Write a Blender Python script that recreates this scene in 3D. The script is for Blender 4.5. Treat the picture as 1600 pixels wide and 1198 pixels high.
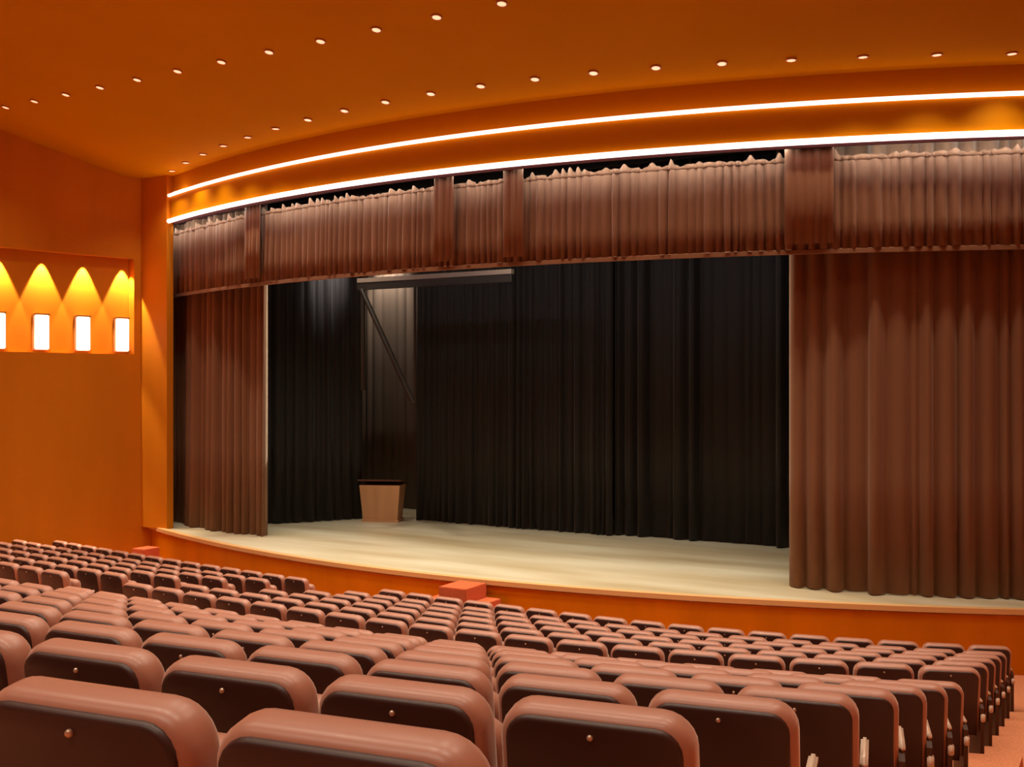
import bpy, bmesh, math, random
from mathutils import Vector, Matrix

for o in list(bpy.data.objects):
    bpy.data.objects.remove(o, do_unlink=True)
scene = bpy.context.scene
COL = scene.collection
R = math.radians

# ------------------------------------------------------------------ camera
CZ = 4.46                       # eye height above the floor in front of the stage
CX = 10.9
cam_d = bpy.data.cameras.new('camera')
cam_d.sensor_fit = 'HORIZONTAL'
cam_d.sensor_width = 36.0
cam_d.lens = 36.0 * 1650 / 1600
cam_d.clip_start = 0.05
cam_d.clip_end = 200
cam = bpy.data.objects.new('camera', cam_d)
COL.objects.link(cam)
cam.location = (CX, 0.0, CZ)
cam.rotation_euler = (R(90), 0, R(30))
scene.camera = cam

# ------------------------------------------------------------------ world, exposure
world = bpy.data.worlds.new('world')
scene.world = world
world.use_nodes = True
bg = world.node_tree.nodes['Background']
bg.inputs[0].default_value = (0, 0, 0, 1)
bg.inputs[1].default_value = 0.0
vs = scene.view_settings
vs.view_transform = 'Standard'
vs.look = 'None'
vs.gamma = 1.0
vs.use_curve_mapping = False
vs.exposure = 0.27

DOWNLIGHT_W = 130.0             # power of one ceiling downlight
WARM = (1.0, 0.84, 0.64)

def lamp(name, kind, loc, power, color, target=None, **kw):
    d = bpy.data.lights.new(name, kind)
    d.energy = power
    d.color = color
    for k, v in kw.items():
        setattr(d, k, v)
    o = bpy.data.objects.new(name, d)
    COL.objects.link(o)
    o.location = loc
    if target is not None:
        o.rotation_euler = (Vector(target) - Vector(loc)).to_track_quat('-Z', 'Y').to_euler()
    return o

def in_picture(p):
    v = Vector(p) - Vector((CX, 0.0, CZ))
    a = R(30)
    lat = v.x * math.cos(a) + v.y * math.sin(a)
    dep = -v.x * math.sin(a) + v.y * math.cos(a)
    if dep <= 0.05: return False
    return abs(lat / dep) * 1650 <= 806 and abs(v.z / dep) * 1650 <= 605

# working lights hung over the stage, behind the pelmet
for x in (-4.5, 0.0, 4.5):
    lamp('stage_work_light', 'SPOT', (x, 18.3, 9.4), 900, (1.0, 0.86, 0.66), (x * 0.9, 17.6, 1.0),
         spot_size=R(85), spot_blend=1.0, shadow_soft_size=0.25)
# lamps behind the pelmet that light the wing and rear drapes from above
lamp('wing_light', 'SPOT', (-6.85, 23.25, 8.15), 260, (1.0, 0.82, 0.66), (-6.75, 23.9, 6.3),
     spot_size=R(95), spot_blend=0.9, shadow_soft_size=0.1)
lamp('wing_light', 'SPOT', (-5.6, 20.4, 8.2), 330, (1.0, 0.86, 0.78), (-6.6, 20.8, 7.0),
     spot_size=R(50), spot_blend=0.8, shadow_soft_size=0.1)

# ------------------------------------------------------------------ helpers
def mat(name, color, rough=0.6, metallic=0.0, spec=0.5, sheen=0.0, sheen_tint=(1, 1, 1), emit=None, estr=0.0,
        noise=None, bump=0.0, scale=(1, 1, 1), coat=0.0):
    m = bpy.data.materials.new(name)
    m.use_nodes = True
    nt = m.node_tree
    b = nt.nodes['Principled BSDF']
    b.inputs['Base Color'].default_value = (*color, 1)
    b.inputs['Roughness'].default_value = rough
    b.inputs['Metallic'].default_value = metallic
    b.inputs['Specular IOR Level'].default_value = spec
    b.inputs['Coat Weight'].default_value = coat
    b.inputs['Sheen Weight'].default_value = sheen
    b.inputs['Sheen Tint'].default_value = (*sheen_tint, 1)
    b.inputs['Sheen Roughness'].default_value = 0.4
    if emit:
        b.inputs['Emission Color'].default_value = (*emit, 1)
        b.inputs['Emission Strength'].default_value = estr
    if noise:
        sc, lo, hi = noise
        tc = nt.nodes.new('ShaderNodeTexCoord')
        mp = nt.nodes.new('ShaderNodeMapping')
        mp.inputs['Scale'].default_value = scale
        nz = nt.nodes.new('ShaderNodeTexNoise')
        nz.inputs['Scale'].default_value = sc
        nz.inputs['Detail'].default_value = 5
        rp = nt.nodes.new('ShaderNodeValToRGB')
        rp.color_ramp.elements[0].position = 0.3
        rp.color_ramp.elements[1].position = 0.7
        rp.color_ramp.elements[0].color = (*[c * lo for c in color], 1)
        rp.color_ramp.elements[1].color = (*[c * hi for c in color], 1)
        nt.links.new(tc.outputs['Object'], mp.inputs[0])
        nt.links.new(mp.outputs[0], nz.inputs['Vector'])
        nt.links.new(nz.outputs[0], rp.inputs[0])
        nt.links.new(rp.outputs[0], b.inputs['Base Color'])
        if bump:
            bp = nt.nodes.new('ShaderNodeBump')
            bp.inputs['Strength'].default_value = bump
            bp.inputs['Distance'].default_value = 0.01
            nt.links.new(nz.outputs[0], bp.inputs['Height'])
            nt.links.new(bp.outputs[0], b.inputs['Normal'])
    return m

M = {}
M['wall'] = mat('orange_wood_wall', (0.56, 0.18, 0.008), 0.55, noise=(1.2, 0.92, 1.06), scale=(1, 1, 0.15), spec=0.1)
M['ceiling'] = mat('orange_ceiling', (0.53, 0.22, 0.0), 0.8, spec=0.04, noise=(0.5, 0.96, 1.04))
M['fascia'] = mat('orange_fascia', (0.55, 0.20, 0.0), 0.6, spec=0.08)
M['soffit'] = mat('dark_plum_soffit', (0.06, 0.018, 0.02), 0.7, spec=0.2)
M['stage_front'] = mat('orange_stage_front', (0.58, 0.170, 0.0), 0.5, spec=0.12, noise=(2.0, 0.9, 1.08), scale=(1, 1, 0.3))
M['nosing'] = mat('pale_stage_nosing', (0.72, 0.42, 0.17), 0.5)
M['carpet'] = mat('terracotta_carpet', (0.64, 0.25, 0.125), 0.95, noise=(40, 0.85, 1.12), bump=0.3, spec=0.1)
M['stair_carpet'] = mat('red_stair_carpet', (0.60, 0.13, 0.05), 0.95, noise=(40, 0.88, 1.1), bump=0.3, spec=0.1)
M['curtain'] = mat('brown_velvet', (0.21, 0.095, 0.047), 0.8, sheen=0.45, sheen_tint=(1, 0.75, 0.6), spec=0.2)
M['black'] = mat('black_drape', (0.019, 0.0175, 0.018), 0.65, sheen=0.2, spec=0.3)
M['grey_drape'] = mat('grey_brown_drape', (0.16, 0.125, 0.10), 0.85, spec=0.2)
M['stagehouse'] = mat('black_paint', (0.012, 0.011, 0.011), 0.9, spec=0.1)
M['fabric'] = mat('rose_brown_upholstery', (0.42, 0.185, 0.122), 0.36, sheen=0.5, sheen_tint=(1.0, 0.88, 0.76), spec=0.6)
M['panel'] = mat('dark_maroon_shell', (0.046, 0.018, 0.014), 0.4, spec=0.4)
M['endpanel'] = mat('dark_wood_end', (0.075, 0.026, 0.010), 0.5, spec=0.3)
M['arm'] = mat('varnished_pale_armrest', (0.80, 0.62, 0.48), 0.3, spec=0.6)
M['stud'] = mat('brass_stud', (0.62, 0.45, 0.33), 0.35, metallic=0.6)
M['metal'] = mat('dark_metal', (0.030, 0.024, 0.020), 0.5, metallic=0.3)
M['batten'] = mat('pale_batten', (0.28, 0.22, 0.18), 0.55)
M['lectern'] = mat('light_wood', (0.62, 0.35, 0.18), 0.5, noise=(3, 0.85, 1.1), scale=(1, 1, 0.12))
M['lectern_dark'] = mat('dark_wood', (0.09, 0.04, 0.02), 0.5)
M['led'] = mat('led_strip', (1, 1, 1), emit=(1.0, 0.62, 0.50), estr=2.1)
M['led_low'] = mat('led_strip_low', (1, 1, 1), emit=(1.0, 0.70, 0.64), estr=2.2)
M['pelmet_led'] = mat('pelmet_led', (1, 1, 1), emit=(0.80, 0.93, 1.0), estr=26.0)
M['lens'] = mat('downlight_lens', (1, 1, 1), emit=(1.0, 0.46, 0.27), estr=1.1)
M['trim'] = mat('downlight_ring', (0.45, 0.16, 0.05), 0.4)
M['glow'] = mat('sconce_glass', (1, 0.95, 0.85), emit=(1.0, 0.80, 0.56), estr=1.7)

# stage boards: pale planks running across, straight seams and wear
def stage_mat():
    m = bpy.data.materials.new('pale_stage_boards')
    m.use_nodes = True
    nt = m.node_tree
    b = nt.nodes['Principled BSDF']
    b.inputs['Roughness'].default_value = 0.38
    tc = nt.nodes.new('ShaderNodeTexCoord')
    mp = nt.nodes.new('ShaderNodeMapping')
    mp.inputs['Scale'].default_value = (0.18, 1.0, 1)
    nz = nt.nodes.new('ShaderNodeTexNoise')
    nz.inputs['Scale'].default_value = 1.3
    nz.inputs['Detail'].default_value = 6
    rp = nt.nodes.new('ShaderNodeValToRGB')
    rp.color_ramp.elements[0].position = 0.3
    rp.color_ramp.elements[1].position = 0.72
    rp.color_ramp.elements[0].color = (0.50, 0.41, 0.24, 1)
    rp.color_ramp.elements[1].color = (0.74, 0.71, 0.55, 1)
    nt.links.new(tc.outputs['Object'], mp.inputs[0])
    nt.links.new(mp.outputs[0], nz.inputs['Vector'])
    nt.links.new(nz.outputs[0], rp.inputs[0])
    nt.links.new(rp.outputs[0], b.inputs['Base Color'])
    return m
M['stage'] = stage_mat()

def tag(o, label=None, cat=None, group=None, kind=None):
    if label: o['label'] = label
    if cat: o['category'] = cat
    if group: o['group'] = group
    if kind: o['kind'] = kind
    return o

def link(o, parent=None):
    COL.objects.link(o)
    if parent is not None:
        o.parent = parent
    return o

def empty(name, loc, rz=0.0):
    o = bpy.data.objects.new(name, None)
    o.empty_display_size = 0.1
    COL.objects.link(o)
    o.location = loc
    o.rotation_euler = (0, 0, rz)
    return o

def mesh(name, verts, faces, material, parent=None, smooth=False):
    me = bpy.data.meshes.new(name)
    me.from_pydata([tuple(v) for v in verts], [], faces)
    bm = bmesh.new()
    bm.from_mesh(me)
    bmesh.ops.recalc_face_normals(bm, faces=bm.faces)
    bm.to_mesh(me)
    bm.free()
    if smooth:
        for p in me.polygons:
            p.use_smooth = True
    me.materials.append(M[material])
    return link(bpy.data.objects.new(name, me), parent)

def bm_obj(name, bm, material, parent=None, smooth=False):
    me = bpy.data.meshes.new(name)
    bmesh.ops.recalc_face_normals(bm, faces=bm.faces)
    bm.to_mesh(me)
    bm.free()
    if smooth:
        for p in me.polygons:
            p.use_smooth = True
    me.materials.append(M[material])
    return link(bpy.data.objects.new(name, me), parent)

def add_box(bm, x0, x1, y0, y1, z0, z1):
    mtx = Matrix.Translation(((x0 + x1) / 2, (y0 + y1) / 2, (z0 + z1) / 2)) @ Matrix.Diagonal((x1 - x0, y1 - y0, z1 - z0, 1))
    return bmesh.ops.create_cube(bm, size=1, matrix=mtx)['verts']

def box(name, x0, x1, y0, y1, z0, z1, material, parent=None, bevel=0.0):
    bm = bmesh.new()
    add_box(bm, x0, x1, y0, y1, z0, z1)
    if bevel:
        bmesh.ops.bevel(bm, geom=list(bm.edges), offset=bevel, segments=2, affect='EDGES')
    return bm_obj(name, bm, material, parent)

def grid_faces(nx, ny):
    return [(i * ny + j, (i + 1) * ny + j, (i + 1) * ny + j + 1, i * ny + j + 1) for i in range(nx - 1) for j in range(ny - 1)]

def tube(bm, a, b, r, seg=10):
    a, b = Vector(a), Vector(b)
    d = b - a
    mtx = Matrix.Translation((a + b) / 2) @ d.to_track_quat('Z', 'Y').to_matrix().to_4x4()
    bmesh.ops.create_cone(bm, cap_ends=True, segments=seg, radius1=r, radius2=r, depth=d.length, matrix=mtx)

def frange(a, b, n):
    return [a + (b - a) * i / (n - 1) for i in range(n)]

def arc(x):            # plan curve of the light lines over the stage front
    return 16.05 + x * x / 46.0

def stage_edge(x):     # plan curve of the stage front
    return 15.85 + x * x / 45.0

def sweep(name, profile, x0, x1, material, n=60, parent=None, curve=arc, closed=True, smooth=False):
    """profile: list of (offset behind the curve, z); swept along the plan curve"""
    verts, faces = [], []
    k = len(profile)
    for x in frange(x0, x1, n):
        for (o, z) in profile:
            verts.append((x, curve(x) + o, z))
    m = k if closed else k - 1
    for i in range(n - 1):
        for j in range(m):
            a, b = i * k + j, i * k + (j + 1) % k
            faces.append((a, b, b + k, a + k))
    if closed:
        faces.append(tuple(range(k)))
        faces.append(tuple((n - 1) * k + j for j in range(k)))
    return mesh(name, verts, faces, material, parent, smooth)

# ------------------------------------------------------------------ the room shell
LW = lambda y: -9.68 - (17.4 - y) * 0.235      # left wall plan line near the stage
RWX = 12.3
YB = -7.0

# rows of seats: plan curves
XC = 3.5
def row_R(i, front):
    return 17.5 if front else 20.0 + 3.0 * (7 - i)
def g(x, Rr, left=95.0):
    d = x - XC
    return d * d / (2 * (Rr if d > 0 else left))
def near_y(i, x):
    Rr = row_R(i, False)
    y_end = 1.52 + 1.085 * i
    return y_end - 6.4 ** 2 / (2 * Rr) + g(x, Rr)
def front_y(j, x):
    return 9.45 + 1.0 * j + g(x, 17.5)
def near_z(i):
    return CZ - (0.61 + 0.254 * i) - 0.95
def front_z(j):
    return max(0.0, CZ - (2.62 + 0.186 * j) - 0.95)

rows = [(lambda x, i=i: near_y(i, x), near_z(i)) for i in range(-6, 8)]
rows += [(lambda x, j=j: front_y(j, x), front_z(j)) for j in range(6)]

def floor_profile(x, aisle):
    pts = [(YB - 2, rows[0][1])]
    for a in range(1, len(rows)):
        yb = rows[a][0](min(x, 10.1)) - 0.22
        za, zb = rows[a - 1][1], rows[a][1]
        if aisle:
            m = (za + zb) / 2
            pts += [(yb, m), (yb + 0.001, m - 0.001)]
        else:
            pts += [(yb, za), (yb + 0.002, zb)]
    pts += [(16.6 + (max(0, abs(x)) ** 2) / 45, 0.0)]
    return pts
xs = frange(-13.5, 10.13, 60) + [10.14, 10.8, 11.6, RWX + 0.2]
verts = []
for k, x in enumerate(xs):
    verts += [(x, y, z) for (y, z) in floor_profile(x, x > 10.135)]
fl = mesh('floor', verts, grid_faces(len(xs), len(floor_profile(0, False))), 'carpet')
tag(fl, 'terracotta carpeted floor stepping down towards the stage', kind='structure')

# ceiling: low over the stage front, rising towards the audience in curves concentric with the light lines
def ceil_z(x, y):
    u = max(0.0, arc(x) - y - 0.9)
    s = 0.2 * u
    if s > 1.1: s = 1.1 + (s - 1.1) * 0.25
    return CZ + 4.95 + s
cx = frange(-13.6, RWX + 0.1, 44)
cu = [-0.14, 0.2, 0.9, 1.4, 2, 2.8, 3.6, 4.6, 5.8, 7, 9, 12, 16, 21, 26]
verts = [(x, arc(x) - u, ceil_z(x, arc(x) - u)) for x in cx for u in cu]
ce = mesh('ceiling', verts, grid_faces(len(cx), len(cu)), 'ceiling', smooth=True)
tag(ce, 'orange ceiling curving up from the stage front', kind='structure')

# cove between the ceiling edge and the upper light line, fascia, soffit
XL, XR = -9.35, 11.2
tag(sweep('trim_1', [(0.10, 9.41), (0.10, 8.88), (0.45, 8.88), (0.45, 9.7), (0.14, 9.7)], XL - 0.5, XR, 'fascia'), kind='structure',
    label='recessed orange cove above the upper light line')
tag(sweep('trim_2', [(0.0, 8.90), (0.0, 8.37), (0.10, 8.37), (0.10, 8.90)], XL, XR, 'fascia'), kind='structure',
    label='curved orange fascia between the two light lines')
tag(sweep('trim_3', [(0.10, 8.40), (0.75, 8.40), (0.75, 8.6), (0.10, 8.6)], XL, XR, 'soffit'), kind='structure',
    label='dark soffit under the curved fascia')

def led(name, off, z, r, material, label):
    prof = [(off + r * math.cos(a), z + r * 0.8 * math.sin(a)) for a in frange(0, 2 * math.pi * 7 / 8, 8)]
    o = sweep(name, prof, XL + 0.05, XR - 0.05, material, n=70, smooth=True)
    return tag(o, label, 'light strip')
led('light_strip', -0.03, 8.93, 0.047, 'led', 'upper thin white light line curving above the orange fascia')
led('light_strip', -0.03, 8.32, 0.064, 'led_low', 'lower thick white light line curving just above the brown pelmet')

# left wall: lower wall, recessed band with a ledge, upper wall
def wall_quad_strip(name, y0, y1, z0, z1, off, material, thick=0.25, n=2):
    verts = []
    for y in frange(y0, y1, n):
        verts += [(LW(y) + off, y, z0), (LW(y) + off, y, z1), (LW(y) + off - thick, y, z1), (LW(y) + off - thick, y, z0)]
    faces = []
    for i in range(n - 1):
        for j in range(4):
            faces.append((i * 4 + j, i * 4 + (j + 1) % 4, (i + 1) * 4 + (j + 1) % 4, (i + 1) * 4 + j))
    faces += [(0, 1, 2, 3), tuple((n - 1) * 4 + j for j in range(4))]
    return mesh(name, verts, faces, material)
BZ0, BZ1 = 5.16, 7.45
YW = 17.5
def left_wall():
    bm = bmesh.new()
    def slab(y0, y1, z0, z1, off, thick):
        vs_ = []
        for y in (y0, y1):
            for (o, z) in ((off, z0), (off, z1), (off - thick, z1), (off - thick, z0)):
                vs_.append(bm.verts.new((LW(y) + o, y, z)))
        for j in range(4):
            bm.faces.new((vs_[j], vs_[(j + 1) % 4], vs_[4 + (j + 1) % 4], vs_[4 + j]))
        bm.faces.new(vs_[:4]); bm.faces.new(vs_[4:])
    slab(YB, YW + 0.4, -0.1, BZ0, 0.0, 0.6)          # below the band
    slab(YB, YW - 0.05, BZ0, BZ1, -0.2, 0.4)       # back of the recess
    slab(YW - 0.05, YW + 0.4, BZ0, BZ1, 0.0, 0.6)    # end of the recess
    slab(YB, YW + 0.4, BZ1, 12.0, 0.0, 0.6)          # above
    w = bm_obj('wall_left', bm, 'wall')
    v = [(LW(y) - 0.19, y, z) for y in (YB, YW - 0.06) for z in (BZ0 + 0.005, BZ1 - 0.005)]
    v += [(a - 0.005, b, c) for (a, b, c) in v]
    mesh('recess_lining', v, [(0, 1, 3, 2), (4, 6, 7, 5), (0, 4, 5, 1), (2, 3, 7, 6), (1, 5, 7, 3), (0, 2, 6, 4)], 'wall', w)
    return w
tag(left_wall(), 'orange wooden side wall with a recessed lit band', kind='structure')
tag(box('wall_right', RWX, RWX + 0.3, YB, 19.5, -0.1, 12, 'wall'), kind='structure', label='orange side wall beside the aisle')
tag(box('wall_back', -17.5, RWX + 0.3, YB - 0.3, YB, -0.1, 12, 'wall'), kind='structure', label='orange rear wall of the hall')

# proscenium pilasters
def pilaster(name, x0, x1, y0, y1, label):
    bm = bmesh.new()
    add_box(bm, x0, x1, y0, y1, 1.0, 12.0)
    return tag(bm_obj(name, bm, 'wall'), label, kind='structure')
pilaster('trim_4', -9.9, -8.74, 17.62, 17.82, 'bright orange proscenium pier beside the brown curtain')
pilaster('trim_5', 10.45, RWX, 19.25, 19.6, 'orange proscenium pier beyond the brown curtain')

# stage house: black box behind the curtains
tag(box('wall_stage_back', -13, 13.2, 25.6, 25.9, 0.9, 12.5, 'stagehouse'), 'black back wall of the stage', kind='structure')
tag(box('wall_stage_left', -13.3, -13.0, 17.5, 25.9, 0.9, 12.5, 'stagehouse'), 'black side wall of the stage', kind='structure')
tag(box('wall_stage_right', 13.0, 13.3, 18.6, 25.9, 0.9, 12.5, 'stagehouse'), 'black side wall of the stage by the aisle', kind='structure')
tag(box('ceiling_stage', -13.3, 13.3, 17.2, 25.9, 12.0, 12.3, 'stagehouse'), 'black roof over the stage', kind='structure')
tag(box('wall_proscenium', -13.3, 13.3, 19.65, 19.8, 8.9, 12.2, 'stagehouse'), 'black wall over the stage opening', kind='structure')
tag(box('wall_proscenium_left', -13.3, -9.0, 19.1, 19.3, 0.9, 12.0, 'stagehouse'), 'black masking wall behind the left pier', kind='structure')
tag(box('wall_proscenium_right', 10.4, 13.3, 19.65, 19.8, 0.9, 8.9, 'stagehouse'), 'black masking wall behind the right pier', kind='structure')

# stage: floor slab with nosing, front face
def stage():
    n = 60
    xs_ = frange(-9.72, RWX, n)
    v = []
    for x in xs_:
        v += [(x, stage_edge(x), 1.0), (x, 25.6, 1.0), (x, 25.6, 0.9), (x, stage_edge(x), 0.9)]
    f = []
    for i in range(n - 1):
        for j in range(4):
            f.append((i * 4 + j, i * 4 + (j + 1) % 4, (i + 1) * 4 + (j + 1) % 4, (i + 1) * 4 + j))
    f += [(0, 1, 2, 3), tuple((n - 1) * 4 + j for j in range(4))]
    return mesh('floor_stage', v, f, 'stage')
tag(stage(), 'pale boarded stage floor', kind='structure')
tag(sweep('trim_6', [(-0.06, 1.012), (0.10, 1.012), (0.10, 0.93), (-0.06, 0.93)], -9.72, RWX, 'nosing', curve=stage_edge),
    'pale nosing along the stage edge', kind='structure')
tag(sweep('wall_stage_front', [(0.0, 0.93), (0.25, 0.93), (0.25, -0.05), (0.0, -0.05)], -9.72, RWX, 'stage_front', curve=stage_edge),
    'orange wooden face below the stage edge', kind='structure')

# ------------------------------------------------------------------ curtains
def drape(name, pts, z0, z1, wave, amp, seed, material, label, cat='curtain', nz=5, parent=None, res=0.03, jitter=0.35, jag=0.0, spread=(0.6, 0.8, 1.0, 1.1)):
    """pleated cloth hanging along a plan polyline"""
    rnd = random.Random(seed)
    P = [Vector(p) for p in pts]
    L = [0]
    for a, b in zip(P, P[1:]):
        L.append(L[-1] + (b - a).length)
    tot = L[-1]
    # irregular pleats: list of pleat ends
    ends, s = [0.0], 0.0
    while s < tot:
        s += wave * (1 + rnd.uniform(-jitter, jitter))
        ends.append(s)
    amps = [amp * rnd.choice(spread) * rnd.uniform(0.8, 1.2) for _ in ends]
    jags = [jag * rnd.uniform(-0.6, 1.0) for _ in ends]
    lean = [rnd.uniform(-0.18, 0.18) * wave for _ in ends]
    n = max(8, int(tot / res))
    zs = frange(z0, z1, nz)
    verts = []
    thick = 0.012
    def pos(s):
        for k in range(len(P) - 1):
            if s <= L[k + 1] or k == len(P) - 2:
                t = (s - L[k]) / (L[k + 1] - L[k])
                d = (P[k + 1] - P[k]).normalized()
                return P[k].lerp(P[k + 1], t), Vector((d.y, -d.x))
    front, back = [], []
    for i in range(n):
        s0 = tot * i / (n - 1)
        for kz, z in enumerate(zs):
            fz = (z - z0) / (z1 - z0)
            k = 0
            while k < len(ends) - 2 and ends[k + 1] < s0: k += 1
            t = (s0 - ends[k]) / (ends[k + 1] - ends[k])
            w = math.sin(math.pi * t) ** 0.8 if 0 < t < 1 else 0.0
            d = amps[k] * w * (0.75 + 0.25 * (1 - fz))
            p, nrm = pos(s0)
            tg = Vector((-nrm.y, nrm.x))
            q = p + nrm * d + tg * (lean[k] * w * (1 - fz))
            zz = z + (jags[k] * w ** 3 if kz == nz - 1 else 0.0)
            front.append((q.x, q.y, zz))
            back.append((q.x - nrm.x * thick, q.y - nrm.y * thick, zz))
    f = grid_faces(n, nz)
    o_ = len(front)
    faces = list(f) + [tuple(a + o_ for a in reversed(q)) for q in f]
    for i in range(n - 1):
        for kz in (0, nz - 1):
            a, b = i * nz + kz, (i + 1) * nz + kz
            faces.append((a, b, b + o_, a + o_))
    for j in range(nz - 1):
        for i in (0, n - 1):
            a, b = i * nz + j, i * nz + j + 1
            faces.append((a, b, b + o_, a + o_))
    o = mesh(name, front + back, faces, material, parent, smooth=True)
    if label: tag(o, label, cat)
    return o

drape('main_curtain', [(-9.75, 18.80), (-7.6, 18.16), (-5.8, 18.0)], 1.015, 8.7, 0.22, 0.22, 3, 'curtain',
      'narrow brown pleated velvet curtain beside the bright orange pier', jitter=0.5, spread=(0.45, 0.7, 1.0, 1.3))
drape('main_curtain', [(5.98, 18.0), (7.6, 18.12), (9.2, 18.72), (10.25, 19.15)], 1.015, 8.7, 0.25, 0.24, 5, 'curtain',
      'wide brown pleated velvet curtain at the side-aisle end of the stage', jitter=0.5, spread=(0.4, 0.7, 1.0, 1.3))

PO = 0.42
px_ = lambda x: (x, arc(x) + PO)
pm = empty('pelmet', (0, arc(0) + PO, 6.57))
def pelmet_piece():
    pts = [(x, arc(x) + PO - (arc(0) + PO)) for x in frange(-9.42, 10.25, 40)]
    o = drape('pelmet_cloth', pts, 0.07, 1.50, 0.16, 0.125, 11, 'curtain', None, parent=pm, nz=4, res=0.022)
    drape('heading', pts, 1.50, 1.59, 0.16, 0.098, 11, 'curtain', None, parent=pm, nz=3, res=0.02, jag=0.11)
    # flat hem band along the bottom
    v, f = [], []
    n = 60
    for x in frange(-9.42, 10.25, n):
        y = arc(x) - arc(0)
        v += [(x, y - 0.09, 0.0), (x, y - 0.09, 0.065), (x, y - 0.02, 0.085), (x, y - 0.02, 0.0)]
    for i in range(n - 1):
        for j in range(4):
            f.append((i * 4 + j, i * 4 + (j + 1) % 4, (i + 1) * 4 + (j + 1) % 4, (i + 1) * 4 + j))
    f += [(0, 1, 2, 3), tuple((n - 1) * 4 + j for j in range(4))]
    mesh('hem', v, f, 'curtain', pm)
pelmet_piece()
tag(pm, 'long pleated brown velvet pelmet hanging across the top of the stage', 'pelmet')

# dark batten hiding the row of pelmet lights, lights on its back
bt = sweep('pelmet_batten', [(0.10, 8.44), (0.14, 8.44), (0.14, 8.25), (0.10, 8.25)], -9.4, 10.3, 'soffit')
tag(bt, 'dark plum batten hanging between lower light line and pelmet', 'batten')
segs = [(-9.3, -5.65), (-4.92, -0.22), (0.32, 1.25), (1.72, 6.2), (7.0, 10.1)]
for k, (a, b) in enumerate(segs):
    o = sweep('pelmet_light', [(0.145, 8.33), (0.165, 8.33), (0.165, 8.262), (0.145, 8.262)], a, b, 'pelmet_led', n=20)
    tag(o, ['short cool light strip over pelmet beside the bright orange pier',
            'long cool light strip over pelmet on the lectern side of the stage',
            'shortest cool light strip over pelmet between two narrow velvet tabs',
            'long cool light strip over pelmet in front of the black backdrop',
            'cool light strip over pelmet above the wide brown curtain'][k], 'light strip')

tabs = [(-5.28, 0.60, 'velvet tab over pelmet at the narrow curtain edge'),
        (0.05, 0.44, 'velvet tab over pelmet above the lectern side of the backdrop'),
        (1.50, 0.40, 'narrow velvet tab over pelmet at the middle of the stage'),
        (6.52, 0.74, 'wide velvet tab over pelmet at the wide curtain edge')]
for k, (x, w, lab) in enumerate(tabs):
    a, b = x - w / 2, x + w / 2
    drape('pelmet_tab', [(a, arc(a) + 0.225), (b, arc(b) + 0.225)], 6.72, 8.41, 0.12, 0.045, 20 + k, 'curtain', lab, nz=3, res=0.02)

# black drapes
drape('wing_drape', [(-8.6, 18.9), (-7.15, 19.7), (-5.95, 21.5)], 1.015, 9.4, 0.26, 0.13, 31, 'black',
      'black side drape angled back towards the lectern')
drape('backdrop_drape', [(-4.55, 22.0), (0.9, 22.0)], 1.015, 9.6, 0.17, 0.13, 33, 'black',
      'black backdrop drape with even pleats beside the lectern', jitter=0.5, spread=(0.3, 0.6, 1.0, 1.4))
drape('backdrop_drape', [(0.8, 22.24), (9.5, 22.24)], 1.015, 9.6, 0.24, 0.17, 35, 'black',
      'black backdrop drape with loose folds beside the wide brown curtain', jitter=0.65, spread=(0.25, 0.4, 0.8, 1.5))
drape('rear_drape', [(-10.5, 23.9), (-3.5, 23.9)], 1.015, 9.8, 0.3, 0.08, 37, 'grey_drape',
      'grey brown rear drape lit from above behind the lectern')

# ------------------------------------------------------------------ things on the stage
def lectern():
    r = empty('lectern', (-5.25, 21.45, 1.0), R(22))
    bm = bmesh.new()
    v = []
    for (z, wx, wy) in ((0.06, 0.44, 0.26), (0.92, 0.52, 0.32)):
        v.append([bm.verts.new(c) for c in ((-wx, -wy, z), (wx, -wy, z), (wx, wy, z), (-wx, wy, z))])
    for j in range(4):
        bm.faces.new((v[0][j], v[0][(j + 1) % 4], v[1][(j + 1) % 4], v[1][j]))
    bm.faces.new(v[0]); bm.faces.new(v[1])
    bm_obj('body', bm, 'lectern', r)
    box('plinth', -0.47, 0.47, -0.29, 0.29, 0.0, 0.06, 'lectern', r)
    t = box('desk_top', -0.56, 0.56, -0.36, 0.36, -0.02, 0.02, 'lectern_dark', r, bevel=0.006)
    t.location = (0, 0, 0.985)
    t.rotation_euler = (R(-10), 0, 0)
    lp = box('book_stop', -0.5, 0.5, -0.02, 0.02, 0.0, 0.05, 'lectern_dark', t)
    lp.location = (0, 0.33, 0.02)
    tag(r, 'light wooden lectern tapering to its foot before the black drapes', 'lectern')
lectern()

def pipe_frame():
    r = empty('pipe_frame', (-4.5, 19.6, 6.6))
    def pt(name, a, b, rad, m='metal'):
        bm = bmesh.new()
        tube(bm, a, b, rad)
        return bm_obj(name, bm, m, r)
    box('crossbar', -0.06, 4.1, -0.06, 0.06, 0.21, 0.31, 'batten', r)
    box('crossbar_channel', -0.06, 4.1, -0.045, 0.045, 0.04, 0.21, 'metal', r)
    pt('upright', (0.07, 0.0, -2.3), (0.07, 0.0, 0.05), 0.06)
    pt('upright', (1.55, 0.0, -2.7), (1.55, 0.0, 0.05), 0.035)
    pt('diagonal_brace', (0.05, -0.03, 0.05), (1.53, -0.03, -2.6), 0.06)
    for x in (0.3, 2.0, 3.8):
        pt('hanger', (x, 0, 0.3), (x, 0, 5.4), 0.012)
    tag(r, 'dark braced pipe frame with pale crossbar hanging before the black drapes', 'frame')
pipe_frame()

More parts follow.
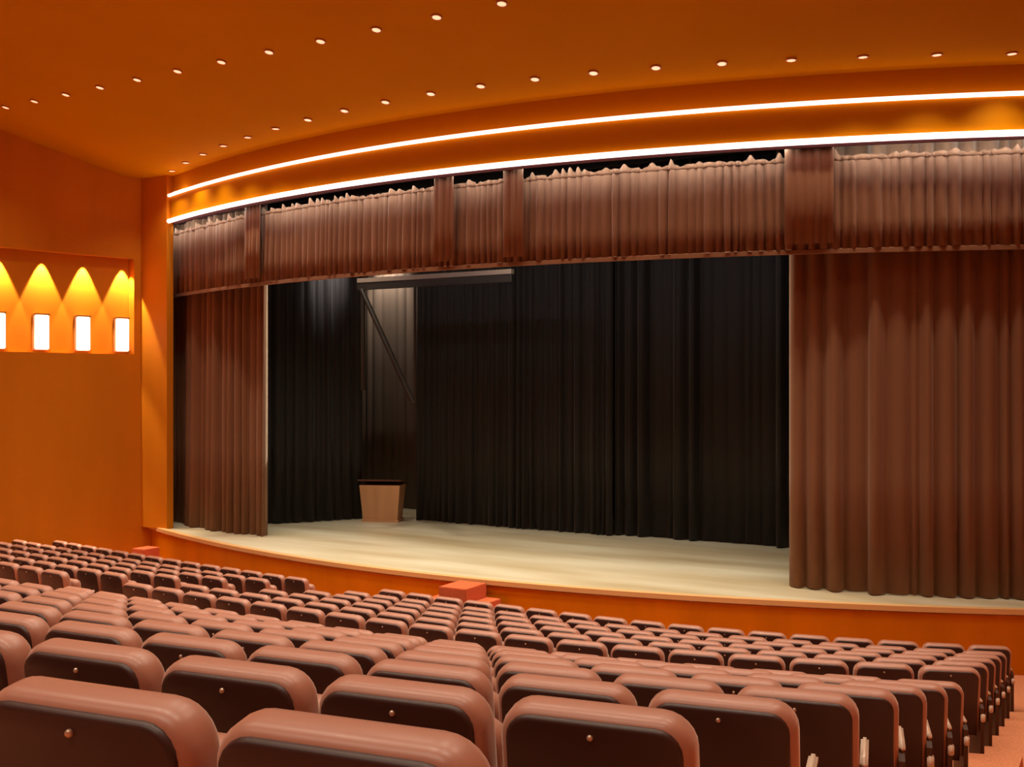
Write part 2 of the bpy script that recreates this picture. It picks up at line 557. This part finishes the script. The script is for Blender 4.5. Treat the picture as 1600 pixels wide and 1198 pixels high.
# ------------------------------------------------------------------ steps to the stage
def stairs(name, x0, label, both=True, h=0.97, n=4, tread=0.30, land=0.55, depth=0.68):
    y1 = min(stage_edge(x0 - 1.3), stage_edge(x0 + 1.3), stage_edge(x0)) - 0.07
    r = empty(name, (x0, y1 - depth / 2, 0))
    rise = h / n
    box('landing', -land / 2, land / 2, -depth / 2, depth / 2, 0.0, h, 'stair_carpet', r, bevel=0.01)
    for sgn in ((1, -1) if both else (1,)):
        for k in range(1, n):
            a = sgn * (land / 2 + (k - 1) * tread)
            b = sgn * (land / 2 + k * tread)
            box('step', min(a, b), max(a, b), -depth / 2, depth / 2, 0.0, h - rise * k, 'stair_carpet', r, bevel=0.01)
    tag(r, label, 'steps')
stairs('stage_steps', 1.0, 'red carpeted double steps against the middle of the stage front')
stairs('stage_steps', -8.35, 'small red carpeted steps at the wall end of the stage front', both=False, h=0.72, n=3, land=0.4, depth=0.45)

# ------------------------------------------------------------------ ceiling downlights
ORD = ['zeroth', 'first', 'second', 'third', 'fourth', 'fifth', 'sixth', 'seventh', 'eighth', 'ninth', 'tenth', 'eleventh',
       'twelfth', 'thirteenth', 'fourteenth', 'fifteenth', 'sixteenth', 'seventeenth', 'eighteenth', 'nineteenth', 'twentieth',
       'twenty-first', 'twenty-second', 'twenty-third', 'twenty-fourth']
def make_downlight():
    r = bpy.data.objects.new('downlight', None)
    bm = bmesh.new()
    bmesh.ops.create_cone(bm, cap_ends=True, segments=16, radius1=0.066, radius2=0.066, depth=0.012)
    lens = bpy.data.objects.new('lens', bpy.data.meshes.new('lens'))
    bm.to_mesh(lens.data); bm.free()
    lens.data.materials.append(M['lens'])
    bm = bmesh.new()
    seg = 20
    ring = []
    for k in range(seg):
        a = 2 * math.pi * k / seg
        c, s = math.cos(a), math.sin(a)
        ring.append([bm.verts.new((rr * c, rr * s, z)) for (rr, z) in ((0.068, 0.01), (0.068, -0.012), (0.088, -0.008), (0.088, 0.012))])
    for k in range(seg):
        for j in range(4):
            bm.faces.new((ring[k][j], ring[k][(j + 1) % 4], ring[(k + 1) % seg][(j + 1) % 4], ring[(k + 1) % seg][j]))
    rg = bpy.data.objects.new('ring', bpy.data.meshes.new('ring'))
    bmesh.ops.recalc_face_normals(bm, faces=bm.faces)
    bm.to_mesh(rg.data); bm.free()
    rg.data.materials.append(M['trim'])
    return r, lens, rg
DL = make_downlight()
def place_downlight(x, y, label, group, power=1.0, tilt=0.0, cone=115):
    z = ceil_z(x, y)
    off = '' if in_picture((x, y, z)) else '_offscreen'
    r = link(DL[0].copy())
    r.name = 'downlight' + off
    r.location = (x, y, z - 0.012)
    e = 0.05
    nx = (ceil_z(x + e, y) - ceil_z(x - e, y)) / (2 * e)
    ny = (ceil_z(x, y + e) - ceil_z(x, y - e)) / (2 * e)
    r.rotation_euler = Vector((-nx, -ny, 1)).to_track_quat('Z', 'Y').to_euler()
    for p in DL[1:]:
        link(p.copy(), r)
    tag(r, label, 'ceiling light', group)
    lamp('downlight_lamp' + off, 'SPOT', (x, y, z - 0.06), DOWNLIGHT_W * power, WARM, (x, y - tilt, 0),
         spot_size=R(cone), spot_blend=0.95, shadow_soft_size=0.07)

LX1 = [-9.2 + 0.983 * k for k in range(20)]
for k, x in enumerate(LX1):
    place_downlight(x, 15.0 + (x - 0.5) ** 2 / 33.0, 'small round ceiling light, %s from the left wall in the arc above the stage front' % ORD[k + 1],
                    'ceiling lights in the arc above the stage front', tilt=1.0, cone=106)
LX2 = [-8.75 + 1.09 * k for k in range(19)]
for k, x in enumerate(LX2):
    place_downlight(x, 12.9 + x * x / 140.0, 'small round ceiling light, %s from the left wall in the second arc from the stage' % ORD[k + 1],
                    'ceiling lights in the second arc from the stage')
# the same lights go on over the seats behind
for row, (yy, lab) in enumerate(((9.6, 'third'), (6.0, 'fourth'), (2.0, 'fifth'), (-2.5, 'sixth'))):
    for k in range(9):
        x = -8.6 + 2.4 * k
        place_downlight(x, yy + x * x / 200.0, 'round ceiling light, %s from the left wall in the %s arc from the stage' % (ORD[k + 1], lab),
                        'ceiling lights above the seats', power=2.2)

# ------------------------------------------------------------------ lit wall lights in the recess of the left wall
for k in range(5):
    y = 17.25 - 0.93 * k
    x = LW(y) - 0.185
    off = '' if in_picture((x, y, BZ0 + 0.4)) else '_offscreen'
    r = empty('wall_light' + off, (x, y, BZ0 + 0.05), math.atan2(0.235, 1.0) * -1)
    r.rotation_euler = (0, 0, R(-13.2))
    box('back_plate', 0.0, 0.03, -0.18, 0.18, 0.0, 0.82, 'trim', r)
    box('glass', 0.03, 0.14, -0.15, 0.15, 0.02, 0.80, 'glow', r, bevel=0.02)
    box('cap', 0.03, 0.15, -0.16, 0.16, 0.80, 0.83, 'trim', r)
    tag(r, 'glowing white glass wall light, %s from the stage in the orange wall recess' % ORD[k + 1], 'wall light',
        'wall lights in the side wall recess')
    lamp('recess_lamp' + off, 'SPOT', (x + 0.14, y, BZ1 - 0.03), 650, (1.0, 0.85, 0.6), (x + 0.06, y, BZ0),
         spot_size=R(52), spot_blend=0.3, shadow_soft_size=0.02)

# ------------------------------------------------------------------ seats
def rounded_slab(w, h, t, rc, re, seg=4, seg2=3):
    """padded slab in the XZ plane, thickness along Y, round upper corners and rounded rim; base centre at origin"""
    def outline(ins):
        pts = []
        r = max(0.004, rc - ins)
        x1, z1 = w / 2 - ins, h - ins
        pts.append((x1, ins * 0.3))
        for k in range(seg + 1):
            a = math.pi / 2 * k / seg
            pts.append((x1 - r + r * math.cos(a), z1 - r + r * math.sin(a)))
        for k in range(seg + 1):
            a = math.pi / 2 + math.pi / 2 * k / seg
            pts.append((-x1 + r + r * math.cos(a), z1 - r + r * math.sin(a)))
        pts.append((-x1, ins * 0.3))
        return pts
    bm = bmesh.new()
    prof = [(re * (1 - math.sin(math.pi / 2 * k / seg2)), -t / 2 + re * (1 - math.cos(math.pi / 2 * k / seg2))) for k in range(seg2 + 1)]
    prof += [(i_, -y_) for (i_, y_) in reversed(prof)]
    rings = [[bm.verts.new((x, y, z)) for (x, z) in outline(ins)] for (ins, y) in prof]
    n = len(rings[0])
    for a, b in zip(rings, rings[1:]):
        for k in range(n):
            bm.faces.new((a[k], a[(k + 1) % n], b[(k + 1) % n], b[k]))
    bm.faces.new(rings[0]); bm.faces.new(rings[-1])
    return bm

def part(name, bm, material, smooth=True):
    me = bpy.data.meshes.new(name)
    bmesh.ops.recalc_face_normals(bm, faces=bm.faces)
    bm.to_mesh(me); bm.free()
    if smooth:
        for p in me.polygons: p.use_smooth = True
    me.materials.append(M[material])
    return bpy.data.objects.new(name, me)

RECL = R(9)
def seat_parts():
    P = {}
    # backrest: padded slab, reclined (top towards the audience's rear)
    bm = rounded_slab(0.54, 0.60, 0.12, 0.095, 0.042, 6, 4)
    bmesh.ops.transform(bm, matrix=Matrix.Translation((0, 0.095, 0.355)) @ Matrix.Rotation(RECL, 4, 'X'), verts=bm.verts)
    P['backrest'] = part('backrest', bm, 'fabric')
    bm = rounded_slab(0.488, 0.608, 0.03, 0.072, 0.012, 5, 2)
    bmesh.ops.transform(bm, matrix=Matrix.Translation((0, 0.095, 0.355)) @ Matrix.Rotation(RECL, 4, 'X') @ Matrix.Translation((0, -0.056, -0.025)), verts=bm.verts)
    P['back_panel'] = part('back_panel', bm, 'panel')
    bm = bmesh.new()
    bmesh.ops.create_uvsphere(bm, u_segments=10, v_segments=6, radius=0.009)
    bmesh.ops.transform(bm, matrix=Matrix.Translation((0, 0.095, 0.355)) @ Matrix.Rotation(RECL, 4, 'X') @ Matrix.Translation((0, -0.073, 0.545)), verts=bm.verts)
    P['stud'] = part('stud', bm, 'stud')
    # tipped-up seat
    bm = rounded_slab(0.47, 0.41, 0.12, 0.07, 0.045)
    bmesh.ops.transform(bm, matrix=Matrix.Translation((0, 0.24, 0.40)) @ Matrix.Rotation(R(5), 4, 'X'), verts=bm.verts)
    P['seat'] = part('seat', bm, 'fabric')
    for nm, sx in (('r', 1), ('l', -1)):
        bm = bmesh.new()
        add_box(bm, sx * 0.289 - 0.018, sx * 0.289 + 0.018, 0.07, 0.43, 0.605, 0.64)
        bmesh.ops.bevel(bm, geom=list(bm.edges), offset=0.01, segments=2, affect='EDGES')
        P['armrest_' + nm] = part('armrest', bm, 'arm')
        bm = bmesh.new()
        add_box(bm, sx * 0.287 - 0.015, sx * 0.287 + 0.015, 0.10, 0.40, 0.0, 0.606)
        P['side_frame_' + nm] = part('side_frame', bm, 'endpanel', False)
    # closed end panel on the aisle
    bm = bmesh.new()
    pr = [(-0.0, 0.0), (0.46, 0.0), (0.46, 0.58), (0.42, 0.605), (0.06, 0.605), (0.0, 0.58)]
    for x in (0.268, 0.302):
        [bm.verts.new((x, y, z)) for (y, z) in pr]
    bm.verts.ensure_lookup_table()
    k = len(pr)
    bm.faces.new([bm.verts[j] for j in range(k)]); bm.faces.new([bm.verts[k + j] for j in range(k)])
    for j in range(k):
        bm.faces.new((bm.verts[j], bm.verts[(j + 1) % k], bm.verts[k + (j + 1) % k], bm.verts[k + j]))
    P['end_panel'] = part('end_panel', bm, 'endpanel', False)
    bm = bmesh.new()
    add_box(bm, 0.27, 0.312, -0.012, 0.06, 0.455, 0.53)
    bmesh.ops.bevel(bm, geom=list(bm.edges), offset=0.008, segments=2, affect='EDGES')
    P['row_marker'] = part('row_marker', bm, 'arm')
    return P
SP = seat_parts()

def place_seat(x, y, z, rz, label, group, right_end=False, left_end=False):
    r = empty('theatre_seat', (x, y, z), rz)
    tag(r, label, 'seat', group)
    link(SP['backrest'].copy(), r)
    bp = link(SP['back_panel'].copy(), r)
    link(SP['stud'].copy(), bp)
    link(SP['seat'].copy(), r)
    link(SP['armrest_r'].copy(), r)
    ep = link((SP['end_panel'] if right_end else SP['side_frame_r']).copy(), r)
    if right_end:
        link(SP['row_marker'].copy(), ep)
    if left_end:
        link(SP['armrest_l'].copy(), r)
        link(SP['side_frame_l'].copy(), r)

PITCH = 0.583
def fill_row(yf, z, x_start, x_stop, labelf, group):
    x = x_start - 0.30
    k = 1
    spots = []
    while x - 0.3 > x_stop:
        y = yf(x)
        t = (yf(x + 0.01) - yf(x - 0.01)) / 0.02
        spots.append((x, y, math.atan(t)))
        x -= PITCH / math.sqrt(1 + t * t)
    for k, (x, y, a) in enumerate(spots):
        place_seat(x, y, z, a, labelf(k + 1), group, right_end=(k == 0), left_end=(k == len(spots) - 1))
    return len(spots)

tot = 0
for i in range(8):
    yf = lambda x, i=i: near_y(i, x)
    ys = 1.5 + 1.085 * i
    xl = max(-0.55, CX - 1.477 * ys - 2.2)
    tot += fill_row(yf, near_z(i), 10.0 - 0.021 * i, xl,
                    lambda k, i=i: 'brown padded theatre seat, %s from side aisle, %s row behind the cross aisle' % (ORD[k], ORD[8 - i]),
                    'theatre seats behind the cross aisle')
for j in range(6):
    yf = lambda x, j=j: front_y(j, x)
    tot += fill_row(yf, front_z(j), 9.82 - 0.03 * j, -0.6,
                    lambda k, j=j: 'brown padded theatre seat, %s from side aisle, %s row from the stage' % (ORD[k], ORD[6 - j]),
                    'theatre seats between cross aisle and stage')
for j in range(6):
    yf = lambda x, j=j: front_y(j, x)
    yy = front_y(j, -6)
    xl = max(LW(front_y(j, -9.5)) + 0.15, CX - 1.477 * yy - 2.2)
    tot += fill_row(yf, front_z(j), -1.75, xl,
                    lambda k, j=j: 'brown padded theatre seat, %s from centre aisle, wall side, %s row from the stage' % (ORD[k], ORD[6 - j]),
                    'theatre seats between centre aisle and side wall')
print('seats', tot)
